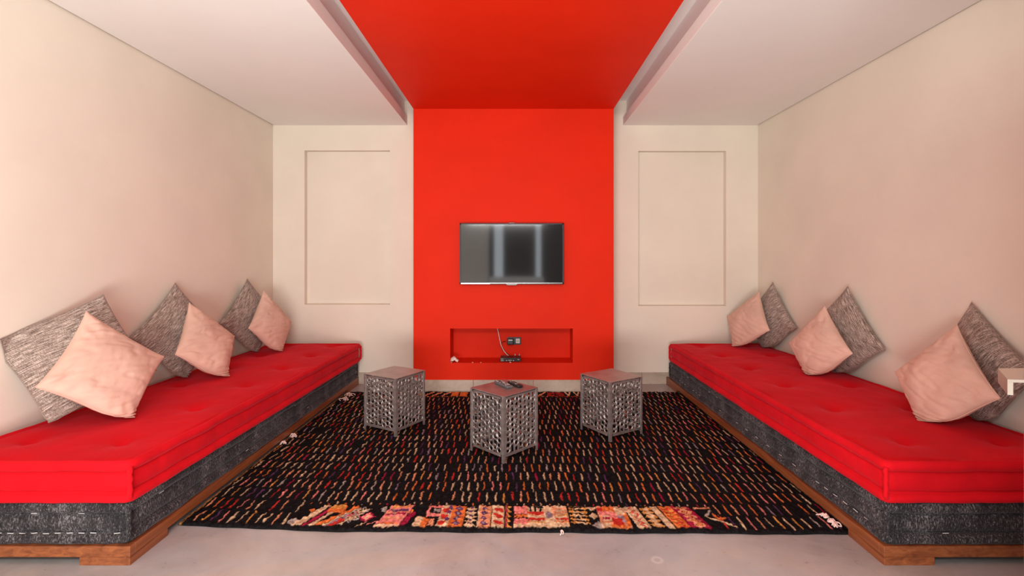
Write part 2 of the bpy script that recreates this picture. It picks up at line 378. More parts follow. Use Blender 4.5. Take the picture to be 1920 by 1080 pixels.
def mattress(name, xi, sx, y0, L, Wd, z0, Hh, dim, seed, mt, label, stitches=False, skew=0, cat='mattress', **kw):
    V, Fc = mattress_mesh(Wd, L, Hh, dim, seed, **kw)
    V = [(sx*x+skew*y*(1-x/Wd), y, z) for x, y, z in V]
    me = bpy.data.meshes.new('body'); me.from_pydata(V, [], Fc)
    bm = bmesh.new(); bm.from_mesh(me); bmesh.ops.recalc_face_normals(bm, faces=bm.faces); bm.to_mesh(me); bm.free(); me.shade_smooth()
    t = empty(name, (xi, y0, z0))
    body = obj('body', me, mt, t)
    for cy in (0, L):
        for cx in (0, Wd):
            pts = []; 
            for k in range(9):
                u = k/8; pts.append((sx*(cx+(.009 if cx == 0 else -.009))+skew*cy*(1-cx/Wd)+.002*math.sin(k*2.3+seed), cy+(.009 if cy == 0 else -.009), .02+u*(Hh-.04)))
            obj('corner_seam', MB().tube(pts, [.010+.0015*math.sin(3*k) for k in range(9)], 10).mesh('corner_seam', smooth=True), mt, t)
    if dim:
        for (dx, dy) in dim:
            zz = Hh-.042+.008
            b = MB(); b.tube([(0, 0, -.006), (0, 0, .003), (0, 0, .007)], [.011, .010, .004], 10)
            obj('tuft', b.mesh('tuft', smooth=True), mt, t, loc=(sx*dx+skew*dy*(1-dx/Wd), dy, zz-.004))
    if stitches:
        rnd = random.Random(seed); b = MB()
        def st(p, q, r=.0013): b.tube([p, q], r, 5)
        for zz, prob, prs in ((.046, stitches[0], stitches[1]), (Hh-.046, .04, .03)):
            x = .05
            while x < Wd-.05:
                if rnd.random() < prob: st((sx*x, .013, zz+rnd.uniform(-.002, .002)), (sx*(x+.026), .013, zz+rnd.uniform(-.002, .002)))
                x += .052
            y = .05
            while y < L-.05:
                if rnd.random() < prs: st((sx*.013+skew*y, y, zz+rnd.uniform(-.002, .002)), (sx*.013+skew*y, y+.03, zz+rnd.uniform(-.002, .002)))
                y += .075
        tag(obj('stitching', b.mesh('stitching'), M_stitch, t), kind='stuff', label='white running stitch along the seam')
    return tag(t, label, cat)
dimL = [(x, y-2.155) for x in (.25, .70) for y in (2.42, 2.96, 3.50, 4.04, 4.58, 5.08)]
platform('sofa_base', -1, 'low wooden sofa base on the floor under the left charcoal mattress')
platform('sofa_base', 1, 'low wooden sofa base on the floor under the right charcoal mattress')
mattress('mattress', -1.690, -1, 2.165, 3.08, .89, .083, .179, [], 1.3, M_denim, 'charcoal bottom mattress with white stitching on the left wooden base', (.95, .06), skew=.006, roll=.025, amp=.008, band=.017, crown=0)
mattress('mattress', 1.612, 1, 2.162, 3.08, .955, .083, .179, [], 5.7, M_denim, 'charcoal bottom mattress with dashed stitching on the right wooden base', (.40, .45), roll=.025, amp=.008, band=.017, crown=0)
mattress('mattress', -1.672, -1, 2.150, 3.06, .905, .269, .178, dimL, 9.1, M_redv, 'bright red velvet top mattress against the left wall', skew=.016)
mattress('mattress', 1.600, 1, 2.150, 3.06, .965, .269, .178, [(.29, y) for x, y in dimL[:6]]+[(.75, y) for x, y in dimL[:6]], 14.2, M_redv, 'red velvet top mattress against the right wall by the door handle')
SEAT = .452

# ---------------------------------------------------------------- cushions
def cushion(n, kind, c, rot, size, label, squash=.0, thick=.15, seed=0, floorz=SEAT):
    N_ = 56; half = size/2*1.04
    R = Euler(rot, 'XYZ').to_matrix()
    R45 = Matrix.Rotation(PI/4, 3, 'Y')
    V = []; UV = []; Fc = []
    ctr = Vector(c)
    sx = -1 if c[0] < 0 else 1
    def pos(u, v, side):
        au, av = 1-u*u, 1-v*v
        pin = .085
        x = u*(1-pin*av*abs(u)**1.5); z = v*(1-pin*au*abs(v)**1.5)
        t = thick/2*(max(au, 0)**.50)*(max(av, 0)**.50)
        e = min(1-abs(u), 1-abs(v))
        wr = noise.noise(Vector((u*1.3+seed, v*1.3, side*3.1)))*.016*min(1, e*3)
        # creases: ridged noise stretched along one diagonal, plus short gathers at the seams and corners
        q1 = u*.8+v*.6; q2 = -u*.6+v*.8
        rn = noise.noise(Vector((q1*1.1+seed*1.3, q2*5.5, side*2.0)))
        wr += (.0075 if kind == 'P' else .004)*(1-min(1, abs(rn)*5))*-1*min(1, e*4)
        ang = math.atan2(v, u); rad = math.hypot(u, v)
        wr += .0055*math.sin(ang*17+5*noise.noise(Vector((u*1.5, v*1.5+seed, side))))*max(0, rad-.70)*2*min(1, e*7)
        wr += .0022*noise.noise(Vector((u*9+seed, v*4, side*7+1)))*min(1, e*4)
        y = side*(t+wr*(1 if t > .004 else 0))
        return Vector((x*half, y, z*half))
    grid = {}; i_off = seed*.37
    for side in (-1, 1):
        for i in range(N_+1):
            for j in range(N_+1):
                edge = i in (0, N_) or j in (0, N_)
                if edge and side == 1: grid[side, i, j] = grid[-1, i, j]; continue
                u = math.sin((i/N_-.5)*PI)*.55+(2*i/N_-1)*.45; v = math.sin((j/N_-.5)*PI)*.55+(2*j/N_-1)*.45
                p = pos(u, v, side)
                p = R @ (R45 @ p)+ctr
                # settle onto the seat: the low corner is crushed and spreads
                h = .085; d = p.z-(floorz+h)
                if d < 0:
                    q = h*(1-math.exp(d/h)); amt = (-d)-q
                    fold = .009*math.sin((p.z-floorz)*170+seed+u*5+v*3)*min(1, amt*22)
                    p.z = floorz+h-q+.002
                    p.x += (-sx)*(amt*.25+fold); p.y += fold*.4
                wallx = abs(XL if sx < 0 else XR)-.006
                if abs(p.x) > wallx: p.x = sx*(wallx-.004*(1-math.exp(-(abs(p.x)-wallx)*20)))
                if p.y > YB-.01: p.y = YB-.01
                grid[side, i, j] = len(V); V.append(p); UV.append((((v if n == 'G5' else u)+1)/2+i_off, ((u if n == 'G5' else v)+1)/2))
    for side in (-1, 1):
        for i in range(N_):
            for j in range(N_):
                q = (grid[side, i, j], grid[side, i+1, j], grid[side, i+1, j+1], grid[side, i, j+1])
                Fc.append(q if side == -1 else q[::-1])
    base = Vector((ctr.x, ctr.y, floorz))
    me = bpy.data.meshes.new('cushion'); me.from_pydata([tuple(p-base) for p in V], [], Fc)
    uvl = me.uv_layers.new(name='UVMap')
    li = np.zeros(len(me.loops), dtype=np.int32); me.loops.foreach_get('vertex_index', li)
    ua = np.array(UV, dtype=np.float32)[li]; uvl.data.foreach_set('uv', ua.ravel())
    me.shade_smooth()
    o = obj('cushion', me, M_gray if kind == 'G' else M_pink, loc=base)
    # stitched seam round the edge
    ring = [(i, 0) for i in range(N_)]+[(N_, j) for j in range(N_)]+[(i, N_) for i in range(N_, 0, -1)]+[(0, j) for j in range(N_, -1, -1)]
    pts = [tuple(V[grid[-1, i, j]]-base) for i, j in ring]
    obj('seam', MB().tube(pts, .0028 if kind == 'G' else .0022, 6, cap=False).mesh('seam', smooth=True), M_gray if kind == 'G' else M_pink, o)
    tag(o, label, 'cushion', 'woven grey cushions on the sofas' if kind == 'G' else 'blush pink cushions on the sofas')
CU = [
 ('G1','G',(-2.43,2.75,-.535),(-.40,.36,.80),.52,'large woven grey cushion at the near end of the left sofa'),
 ('P1','P',(-2.240,2.72,-.605),(-.403,-.021,1.378),.472,'large blush pink cushion nearest the camera on the left sofa'),
 ('G2','G',(-2.50,3.682,-.552),(-.191,.089,1.36),.524,'woven grey cushion in the middle of the left sofa'),
 ('P2','P',(-2.284,3.670,-.628),(-.40,-.03,1.545),.459,'blush pink cushion in the middle of the left sofa'),
 ('G3','G',(-2.50,4.678,-.559),(-.134,.021,1.36),.519,'woven grey cushion at the far left corner of the room'),
 ('P3','P',(-2.33,4.722,-.620),(-.274,.042,1.45),.459,'blush pink cushion at the far end of the left sofa'),
 ('P4','P',(2.299,4.945,-.630),(-.364,.079,-1.398),.459,'blush pink cushion at the far end of the right sofa'),
 ('G4','G',(2.50,4.90,-.600),(-.06,.058,-1.416),.516,'woven grey cushion at the far right corner of the room'),
 ('P5','P',(2.300,3.779,-.672),(-.222,-.058,-1.437),.445,'blush pink cushion in the middle of the right sofa'),
 ('G5','G',(2.50,3.80,-.589),(-.04,.082,-1.455),.526,'woven grey cushion in the middle of the right sofa'),
 ('P6','P',(2.300,2.686,-.670),(-.294,-.034,-1.573),.45,'blush pink cushion nearest the camera on the right sofa'),
 ('G6','G',(2.535,2.732,-.605),(-.041,-.143,-1.668),.502,'woven grey cushion behind the door handle on the right sofa'),
]
for i, (n, k, c, r, s, lab) in enumerate(CU):
    cushion(n, k, (c[0], c[1], c[2]+H), r, s, lab, thick=.175 if k == 'P' else .165, seed=i*7.3)

# ---------------------------------------------------------------- pierced metal stools
def ring(b, cx, cz, rx, rz, wd, y0, y1, a0=0, a1=2*PI, n=18):
    closed = abs(a1-a0-2*PI) < 1e-6
    k = n if closed else n+1; s0 = len(b.v); ym = (y0+y1)/2; yq = (y1-y0)*.30
    prof = ((-wd/2, ym+yq), (-wd/2, ym-yq), (-wd*.26, y0), (wd*.26, y0), (wd/2, ym-yq), (wd/2, ym+yq), (0, y1)); m = len(prof)
    for i in range(k):
        a = a0+(a1-a0)*i/n; c, s = math.cos(a), math.sin(a)
        for rr, y in prof: b.v.append((cx+(rx+rr)*c, y, cz+(rz+rr)*s))
    for i in range(k if closed else k-1):
        p = s0+m*i; q = s0+m*((i+1) % k)
        for t in range(m):
            u = (t+1) % m; b.f.append((p+t, q+t, q+u, p+u))
def pierced(Wp, Hp, seed, th=.009):
    r = random.Random(seed); b = MB(); hw = Wp/2
    b.box(-hw, -hw+.013, 0, th, 0, Hp); b.box(hw-.013, hw, 0, th, 0, Hp); b.box(-hw, hw, 0, th, 0, .016); b.box(-hw, hw, 0, th, Hp-.012, Hp)
    nx, nz = 7, 10; dx = (Wp-.026)/nx; dz = (Hp-.028)/nz; wd = .0086
    for i in range(nx):
        for j in range(nz):
            cx = -hw+.013+(i+.5)*dx+r.uniform(-.1, .1)*dx; cz = .016+(j+.5+(.5 if i % 2 else 0)*.9)*dz+r.uniform(-.08, .08)*dz
            if cz > Hp-.02: continue
            k = r.random(); y0, y1 = 0, th*r.uniform(.85, 1.15)
            if k < .38: ring(b, cx, cz, dx*.47, dz*.50, wd, y0, y1)
            elif k < .66: 
                ring(b, cx, cz-.1*dz, dx*.46, dz*.42, wd, y0, y1, PI, 2*PI, 10)
                for s in (-1, 1): b.box(cx+s*dx*.46-wd/2, cx+s*dx*.46+wd/2, y0, y1, cz-.1*dz, min(cz+dz*.75, Hp-.01))
            elif k < .90:
                ring(b, cx, cz+.1*dz, dx*.46, dz*.42, wd, y0, y1, 0, PI, 10)
                for s in (-1, 1): b.box(cx+s*dx*.46-wd/2, cx+s*dx*.46+wd/2, y0, y1, max(cz-dz*.75, .01), cz+.1*dz)
            else:
                ring(b, cx, cz, dx*.60, dz*.66, wd, y0, y1)
    me = b.mesh('pierced_panel'); return me
panels = [pierced(.300, .385, 3), pierced(.300, .385, 8)]
def stool(x, y, a, label):
    s = .3315; t = empty('stool', (x, y, .0185), a-PI/4)
    hs = s/2
    obj('top', MB().box(-hs, hs, -hs, hs, .4265, .4315).mesh('top', bevel=.0012), M_metal, t)
    for i, (cx, cy) in enumerate(((1, 1), (-1, 1), (-1, -1), (1, -1))):
        b = MB(); p = .019; q = .004; e = hs-.001
        x0, x1 = sorted((cx*e, cx*(e-p))); y0, y1 = sorted((cy*e, cy*(e-q))); b.box(x0, x1, y0, y1, 0, .426)
        x0, x1 = sorted((cx*e, cx*(e-q))); y0, y1 = sorted((cy*(e-q), cy*(e-p))); b.box(x0, x1, y0, y1, 0, .426)
        obj('corner_leg', b.mesh('corner_leg'), M_metal, t)
    for k in range(4):
        M = panels[k % 2]
        o = obj('pierced_panel', M, M_metal, t); o.rotation_euler = (0, 0, k*PI/2)
        o.location = Matrix.Rotation(k*PI/2, 3, 'Z') @ Vector((0, -hs+.003, .036))
    return tag(t, label, 'stool', 'pierced metal cube stools on the rug')
stool(-.952, 3.893, 3.404, 'left pierced metal cube stool, nearest the left sofa')
stool(-.084, 3.419, 3.151, 'centre pierced metal cube stool with two remotes on top')
stool(.724, 3.791, 2.927, 'right pierced metal cube stool with an empty top, nearest the right sofa')

# ---------------------------------------------------------------- remotes
def remote(p, q, wd, label, seed, m):
    P0, P1 = Vector(p), Vector(q); L = (P1-P0).length; c = (P0+P1)/2
    t = empty('remote_control', (c.x, c.y, .4503), math.atan2(P1.y-P0.y, P1.x-P0.x))
    obj('case', MB().box(-L/2, L/2, -wd/2, wd/2, 0, .019).mesh('case', smooth=False, bevel=.006), m, t)
    r = random.Random(seed)
    for i in range(9):
        for j in range(3):
            x = -L/2+.022+i*(L-.05)/8.5; y = (j-1)*wd*.27
            obj('key', MB().box(x-.0045, x+.0045, y-.0035, y+.0035, .0185, .021).mesh('key'), M_silver if r.random() < (.45 if seed == 1 else .12) else M_grey, t)
    return tag(t, label, 'remote control')
remote((-.137, 3.543, 0), (-.042, 3.385, 0), .050, 'larger remote with pale keys, left one on the centre stool', 1, M_grey)
remote((-.047, 3.530, 0), (.030, 3.405, 0), .042, 'smaller all black remote, right one on the centre stool', 2, M_black)

# ---------------------------------------------------------------- television
tx0, tx1, tz0, tz1 = px(862, YC-.06), px(1057, YC-.06), pz(533, YC-.06), pz(418.5, YC-.06)
tc, tw, th_ = (tx0+tx1)/2, tx1-tx0, tz1-tz0
tv = empty('television', (tc, YC-.06, tz0))
obj('casing', MB().box(-tw/2, tw/2, .010, .040, 0, th_).mesh('casing', bevel=.003), M_black, tv)
b = MB(); bz = .012
b.box(-tw/2, -tw/2+bz, 0, .008, 0, th_); b.box(tw/2-bz, tw/2, 0, .008, 0, th_); b.box(-tw/2, tw/2, 0, .008, th_-bz, th_); b.box(-tw/2, tw/2, 0, .008, 0, .020)
obj('bezel', b.mesh('bezel'), M_blackg, tv)
b = MB(); b.box(-tw/2+.01, tw/2-.01, -.001, .006, .010, .0135); b.box(-tw/2+.01, -tw/2+.30, -.0015, .006, .003, .006)
obj('chrome_trim', b.mesh('chrome_trim'), M_chrome, tv)
obj('screen', MB().box(-tw/2+bz, tw/2-bz, .005, .0098, .020, th_-bz).mesh('screen'), M_screen, tv)
b = MB(); b.prism([(-.062, .006), (-.045, -.010), (.045, -.010), (.062, .006)], -.004, .012)
obj('sensor_bar', b.mesh('sensor_bar', bevel=.002), M_trim, tv)
b = MB()
for k in range(7): b.box(-.030+k*.009, -.024+k*.009, -.0012, 0, .008, .0145)
obj('logo', b.mesh('logo'), M_print, tv)
b = MB(); b.box(-.026, .026, -.001, .004, th_+.001, th_+.005); obj('top_badge', b.mesh('top_badge'), M_trim, tv)
obj('wall_bracket', MB().box(-.2, .2, .040, .0599, .15, .45).mesh('wall_bracket'), M_black, tv)
tag(tv, 'flat black television mounted on the red chimney breast', 'television')

# ---------------------------------------------------------------- niche contents
Yb = YC+ND
box = empty('set_top_box', (px(957.5, YC+.09), YC+.05, NZ0))
obj('case', MB().box(-.105, .105, 0, .13, .004, .040).mesh('case', bevel=.002), M_black, box)
for sx_ in (-1, 1):
    for yy in (.012, .118): obj('rubber_foot', MB().tube([(sx_*.09, yy, 0), (sx_*.09, yy, .004)], .006, 10).mesh('rubber_foot'), M_black, box)
b = MB()
for x0, x1, z0, z1 in ((-.098,-.070,.010,.014),(-.098,-.075,.026,.029),(-.045,-.035,.011,.017),(-.022,-.016,.013,.019),(-.013,-.007,.013,.019),(-.004,.002,.013,.019),(.005,.010,.013,.019),(.024,.033,.010,.017),(.070,.088,.022,.026)):
    b.box(x0, x1, -.0012, 0, z0, z1)
tag(obj('front_markings', b.mesh('front_markings'), M_print, box), kind='stuff')
for k in (0, 1): obj('cable_plug', MB().tube([(.045+k*.045, .131, .022), (.045+k*.045, .15, .024), (.045+k*.045, .156, .05)], .005, 8).mesh('cable_plug'), M_silver, box)
tag(box, 'slim black set top box standing in the red wall niche', 'set top box')

sx0, sx1, sz0, sz1 = px(951, Yb), px(977, Yb), pz(646, Yb), pz(632, Yb)
so = empty('power_socket', ((sx0+sx1)/2, Yb, sz0))
w_ = sx1-sx0; h_ = sz1-sz0
obj('back_plate', MB().box(-w_/2, w_/2, -.008, 0, 0, h_).mesh('back_plate', bevel=.002), M_black, so)
b = MB(); b.box(.018, w_/2-.014, -.012, -.008, .016, h_-.016); obj('socket_insert', b.mesh('socket_insert', bevel=.002), M_white, so)
b = MB(); cx_ = (.018+w_/2-.014)/2
b.tube([(cx_, -.0122, h_/2), (cx_, -.0130, h_/2)], .016, 20)
obj('socket_well', b.mesh('socket_well'), mat('shaded cream plastic', (.55, .45, .38), .5), so)
tag(so, 'double power socket with black surround and a white outlet in the niche', 'socket')
ad = empty('power_adapter', ((sx0+sx1)/2-.038, Yb-.0085, sz0+.006))
obj('adapter_body', MB().box(-.036, .030, -.045, 0, 0, .062).mesh('adapter_body', bevel=.006), M_black, ad)
b = MB(); b.box(-.022, .022, -.0465, -.045, .044, .054); obj('adapter_label', b.mesh('adapter_label'), M_print, ad)
tag(ad, 'black power adapter plugged into the niche socket', 'power adapter')

def curve_pts(ctrl, n=10):
    out = []; C_ = [Vector(c) for c in ctrl]; C_ = [C_[0]*2-C_[1]]+C_+[C_[-1]*2-C_[-2]]
    for i in range(1, len(C_)-2):
        for k in range(n):
            t = k/n; a, b_, c, d = C_[i-1:i+3]
            out.append(.5*((2*b_)+(c-a)*t+(2*a-5*b_+4*c-d)*t*t+(3*b_-a-3*c+d)*t**3))
    out.append(C_[-2]); return out
Yk = YC+.19
def cable(pxs, r, m, label, ys=None):
    ctrl = [W(x, y, (ys[i] if ys else Yk)) for i, (x, y) in enumerate(pxs)]
    b0_ = ctrl[-1].copy()
    pts = [tuple(p-b0_) for p in curve_pts(ctrl)]
    o = obj('cable', MB().tube(pts, r, 8).mesh('cable', smooth=True), m, loc=b0_)
    return tag(o, label, 'cable')
cable([(932.5, 615.2), (934.5, 624), (937, 636), (940, 648), (945, 658), (951, 665), (957, 668.5), (959, 671)], .0042, M_cable, 'white cable curving down from the niche top to the set top box', [Yb-.03]*5+[YC+.21, YC+.19, YC+.175])
cable([(948, 640), (943, 641), (940, 645), (940, 651), (944, 658), (950, 663), (958, 667.5), (965, 671)], .0032, M_black, 'thin black cable looping from the power adapter to the set top box', [Yb-.03, Yb-.008, Yb-.006, Yb-.006, Yb-.006, Yb-.012, YC+.22, YC+.178])

# crumpled tissue and crumbs
def crumple(name, c, r, seed, sc, m, label, cat, sub=3, amp=.35):
    bm = bmesh.new(); bmesh.ops.create_icosphere(bm, subdivisions=sub, radius=1)
    for v in bm.verts:
        n = noise.noise(v.co*2.2+Vector((seed, 0, 0))); n2 = noise.noise(v.co*5+Vector((0, seed, 0)))
        v.co = v.co*(1+amp*n+amp*.5*n2); v.co = Vector((v.co.x*sc[0], v.co.y*sc[1], v.co.z*sc[2]))*r
    zmin = min(v.co.z for v in bm.verts)
    for v in bm.verts: v.co.z -= zmin
    me = bpy.data.meshes.new(name); bm.to_mesh(me); bm.free()
    return tag(obj(name, me, m, loc=c), label, cat)
n_ = 26; V = []; Fq = []
for i in range(n_):
    for j in range(n_):
        u, v = i/(n_-1)*2-1, j/(n_-1)*2-1
        k = math.hypot(u, v)
        x_ = u*.042+.020*noise.noise(Vector((u*1.4, v*1.4, 7)))-.012; y_ = v*.030+.018*noise.noise(Vector((u*1.6, v*1.6, 3)))
        z_ = .052*math.exp(-((u-.1)**2+(v*.9)**2)*1.6)+.026*abs(noise.noise(Vector((u*2.6, v*2.6, 1))))+.010*abs(noise.noise(Vector((u*6, v*6, 5))))
        V.append((x_, y_, z_)); 
zm = min(q[2] for q in V); V = [(x_, y_, z_-zm+.0005) for x_, y_, z_ in V]
for i in range(n_-1):
    for j in range(n_-1): Fq.append((i*n_+j, (i+1)*n_+j, (i+1)*n_+j+1, i*n_+j+1))
me = bpy.data.meshes.new('tissue'); me.from_pydata(V, [], Fq); me.shade_smooth()
tag(obj('tissue', me, M_tissue, loc=(px(852, YC+.04)+.002, YC+.055, NZ0)), 'crumpled white tissue in the left end of the niche', 'tissue')
for i, (x, lab) in enumerate(((842, 'tiny white crumb at the left end of the niche edge'), (886, 'tiny white crumb on the niche edge right of the tissue'), (901.5, 'tiny white crumb on the niche edge between tissue and set top box'), (957, 'tiny white crumb on the niche edge under the set top box'))):
    xx = px(x, YC+.006) if i else NX0+.012
    crumple('crumb', (xx, YC+.006, NZ0), .0055 if i != 3 else .008, i*3.7, (1.3, .8, .7), M_tissue, lab, 'crumb', 1)

# ---------------------------------------------------------------- the rug
def build_rug():
    RX0, RX1, RY0, RY1 = -1.692, 1.642, 2.40, 4.955
    nx, ny = 900, 520
    xs = np.linspace(RX0, RX1, nx); 
    ys = np.linspace(0, 1, ny)
    U, Vv = np.meshgrid(xs, ys)                      # U world x, Vv 0 near .. 1 far
    near = np.interp(xs, [RX0, -1.30, -.95, 0, 1.1, RX1], [2.485, 2.447, 2.424, 2.413, 2.402, 2.395])
    near = near+.003*np.sin(xs*9)+.002*np.sin(xs*31)
    X = U+.006*np.sin(Vv*17)*np.abs(U)/1.6
    Y = near[None, :]+Vv*(RY1-near[None, :])
    rng = np.random.default_rng(4)
    def sm(a, k):
        for _ in range(k): a = (a+np.roll(a, 1, 0)+np.roll(a, -1, 0)+np.roll(a, 1, 1)+np.roll(a, -1, 1))/5
        return a
    n1 = sm(rng.standard_normal((ny, nx)), 2); n2 = sm(rng.standard_normal((ny, nx)), 2); n3 = sm(rng.standard_normal((ny, nx)), 14)
    n1 /= n1.std(); n2 /= n2.std(); n3 /= n3.std()
    Cx = X+.0014*n1+.0010*n3; Cd = (Y-near[None, :])+.0040*n2      # wobbly coordinates: x and depth from the near edge
    Dp = RY1-near[None, :]+0*Cx
    K = np.array([.0085, .0075, .008])
    col = np.tile(K, (ny, nx, 1)); hgt = np.zeros((ny, nx))
    pal = {'cream': (.60,.42,.25), 'peach': (.66,.27,.14), 'orange': (.62,.15,.035), 'red': (.48,.03,.02), 'pink': (.70,.21,.18), 'mag': (.30,.012,.045), 'pur': (.10,.035,.10), 'lav': (.26,.19,.23), 'gold': (.58,.26,.06), 'grey': (.34,.29,.25)}
    names = ['cream', 'peach', 'orange', 'red', 'pink', 'mag', 'pur', 'lav', 'gold', 'grey']
    prob = np.array([.27, .17, .13, .10, .08, .04, .05, .05, .06, .05]); prob /= prob.sum()
    pc = np.array([pal[n] for n in names])
    def put(mask, c, a=1.0):
        mk = np.clip(mask, 0, 1)[..., None]*a
        col[:] = col*(1-mk)+np.array(pal[c] if isinstance(c, str) else c)*mk
        hgt[:] = np.maximum(hgt, mk[..., 0])
    # rows of short yarn dashes
    rowh = .128; colw = .046
    d0 = .018
    row = np.floor((Cd-d0)/rowh).astype(int); nrow = int((RY1-RY0)/rowh)+2
    fr = (Cd-d0)/rowh-row
    off = (row % 2)*.5+ (np.sin(row*7.3)*.08)
    cc = (Cx+1.7)/colw+off; ci = np.floor(cc).astype(int); fc = cc-ci
    nc = int(3.5/colw)+6
    T_c = rng.choice(len(names), size=(nrow+3, nc), p=prob); T_a = rng.uniform(-.10, .10, (nrow+3, nc)); T_s = rng.uniform(-.14, .14, (nrow+3, nc))
    T_l = rng.uniform(.36, .46, (nrow+3, nc)); T_m = rng.uniform(-.05, .05, (nrow+3, nc)); T_w = rng.uniform(.070, .115, (nrow+3, nc)); T_x = rng.uniform(0, 1, (nrow+3, nc))
    ri = np.clip(row+1, 0, nrow+2); cI = np.clip(ci+1, 0, nc-1)
    g = lambda T: T[ri, cI]
    wob = .030*np.sin(fr*9+g(T_x)*6)
    dx = np.abs(fc-.5-g(T_a)-g(T_s)*(fr-.5)-wob); dy = np.abs(fr-.5-g(T_m))
    m = np.clip((g(T_w)*(1-.35*(dy/.45)**2)-dx)/.05+.5, 0, 1)*np.clip((g(T_l)-dy)/.03+.5, 0, 1)*(g(T_x) > .02)
    m = m*(row >= 0)*(Cx > RX0+.03)*(Cx < RX1-.03)*(Cd < Dp-.03)
    # keep dashes off the borders
    bl, br = -1.115, .985
    sl = .0
    inb = (Cd > .016) & (Cd < .245) & (Cx > bl-.03+.0*Cd) & (Cx < br+.05)
    far = (Cd > Dp-.175) & (Cx > -1.25) & (Cx < .75)
    m = m*(~inb)*(~far)
    tint = pc[g(T_c)]*(.85+.25*n2[..., None].clip(-1, 1)*.4+.0)
    # two tone yarn
    mk = m[..., None]; col = col*(1-mk)+tint*mk; hgt = m.copy()
    # ---- near border
    v = (Cd-.028)/.205                              # 0 near, 1 far inside the band
    band = np.clip(v*20+.5, 0, 1)*np.clip((1-v)*20+.5, 0, 1)
    def bw(pxx): return (pxx-968)*.002660
    def blk(a, b_, lean=0.0):
        a, b_ = bw(a), bw(b_); xx = Cx-lean*v*.2
        u = (xx-a)/(b_-a); return u, np.clip((xx-a)/.003+.5, 0, 1)*np.clip((b_-xx)/.003+.5, 0, 1)*band
    def rect(u0, u1, v0, v1, u): return ((u > u0) & (u < u1) & (v > v0) & (v < v1)).astype(float)
    # diagonal stripes at the left end
    def diag(a, wdt, slope, c, v0=0, v1=1):
        xx = Cx-bw(a)-slope*v*.2
        put(np.clip((wdt/2-np.abs(xx))/.003+.5, 0, 1)*band*(v > v0)*(v < v1), c)
    diag(560, .030, .42, 'cream'); diag(574, .022, .42, 'mag'); diag(585, .022, .44, 'cream')
    u, b_ = blk(598, 628); 
    put(b_*(v > .62)*(u*1.0+(1-v)*1.6 < 1.5), 'orange'); put(b_*(v > .80)*(u < .9), 'gold')
    diag(596, .030, .75, 'orange', 0, .95); diag(606, .014, .75, 'cream', 0, .9); diag(620, .028, .75, 'red', 0, .7); diag(612, .016, .78, 'lav', 0, .6); diag(630, .016, .8, 'cream', .1, .8)
    put(((np.abs(Cx-bw(547))/.035+np.abs(v-.12)/.16) < 1)*1.0, 'grey'); put(((np.abs(Cx-bw(566))/.016+np.abs(v-.72)/.12) < 1)*1.0, 'orange')
    for (cx_, cv, c1, c2) in ((662, .72, 'grey', 'cream'), (655, .38, 'grey', 'cream'), (682, .42, 'pink', 'cream')):
        d = np.abs(Cx-bw(cx_)-(v-cv)*.04)/.045+np.abs(v-cv)/.22
        if c1 == 'pink': put((d < 1)*1.0*band, 'mag'); put((d < .72)*1.0*band, c1); put((d < .4)*1.0*band, c2)
        else: put((np.abs(d-.85) < .12)*1.0*band, c1); put((np.abs(d-.42) < .13)*1.0*band, c2)
    diag(668, .008, 1.0, 'cream', 0, .25); diag(684, .010, 1.1, 'pink', .05, .38)
    put(((np.abs(Cx-bw(712))/.03+np.abs(v-.80)/.18) < 1)*(np.sin(Cx*160) > -.4)*1.0, 'grey')
    # pink block with bars
    u, b_ = blk(702, 748, .22); put(b_, 'pink')
    for (q0, q1, c) in ((.88, .97, 'gold'), (.70, .80, 'pur'), (.50, .58, 'mag'), (.32, .40, 'peach'), (.10, .16, 'orange')): put(b_*(v > q0)*(v < q1)*(u > .1)*(u < .9), c)
    put(b_*(v > .60)*(v < .66), 'peach'); put(b_*(v < .08), 'cream')
    diag(754, .030, .28, 'mag', 0, .62); diag(748, .008, -.4, 'grey', .5, .85); diag(765, .008, .9, 'cream', .55, .85); diag(753, .012, .2, 'orange', .62, .78)
    u, b_ = blk(792, 824, .02); put(b_*(v > .46), 'pink'); put(b_*(v > .60)*(v < .86)*(u > .18)*(u < .82), tuple(K)); put(b_*(v > .66)*(v < .80)*(u > .40)*(u < .78), 'grey')
    u, b_ = blk(774, 800, .1); put(b_*(v < .42)*(u < .55), 'cream'); put(b_*(v < .40)*(u > .55), 'orange')
    u, b_ = blk(802, 812, .05); put(b_*(v < .32)*(v > .05), 'peach'); 
    u, b_ = blk(818, 840, .06); put(b_, 'cream')
    for q in (.15, .45, .75): put((((u-.4)/.35)**2+((v-q)/.11)**2 < 1)*b_, 'red')
    for q in (.3, .62, .9): put((((u-.75)/.2)**2+((v-q)/.08)**2 < 1)*b_, 'pur')
    u, b_ = blk(840, 867, .03); put(b_, 'orange')
    for q in (.14, .38, .62, .86): put((np.abs(u-.5)/.3+np.abs(v-q)/.12 < 1)*b_, 'pur'); put((np.abs(u-.5)/.14+np.abs(v-q)/.06 < 1)*b_, 'lav')
    u, b_ = blk(868, 893); q = (v*5.2) % 1
    put(b_*(np.abs(u-.5) < .48*(1-np.abs(q-.5)*1.7)), 'cream'); put(b_*(np.abs(u-.5) < .12)*(q > .55), 'pur')
    u, b_ = blk(894, 919); put(b_, 'peach'); put(b_*(u < .12), 'cream')
    for q in (.14, .38, .62, .86): put((np.abs(u-.5)/.28+np.abs(v-q)/.11 < 1)*b_, 'pur'); put((np.abs(u-.5)/.12+np.abs(v-q)/.05 < 1)*b_, 'lav')
    u, b_ = blk(921, 944); put(b_, 'cream')
    for q in (.22, .52, .82): put((((u-.55)/.42)**2+((v-q+.12*(u-.5))/.09)**2 < 1)*b_, 'red')
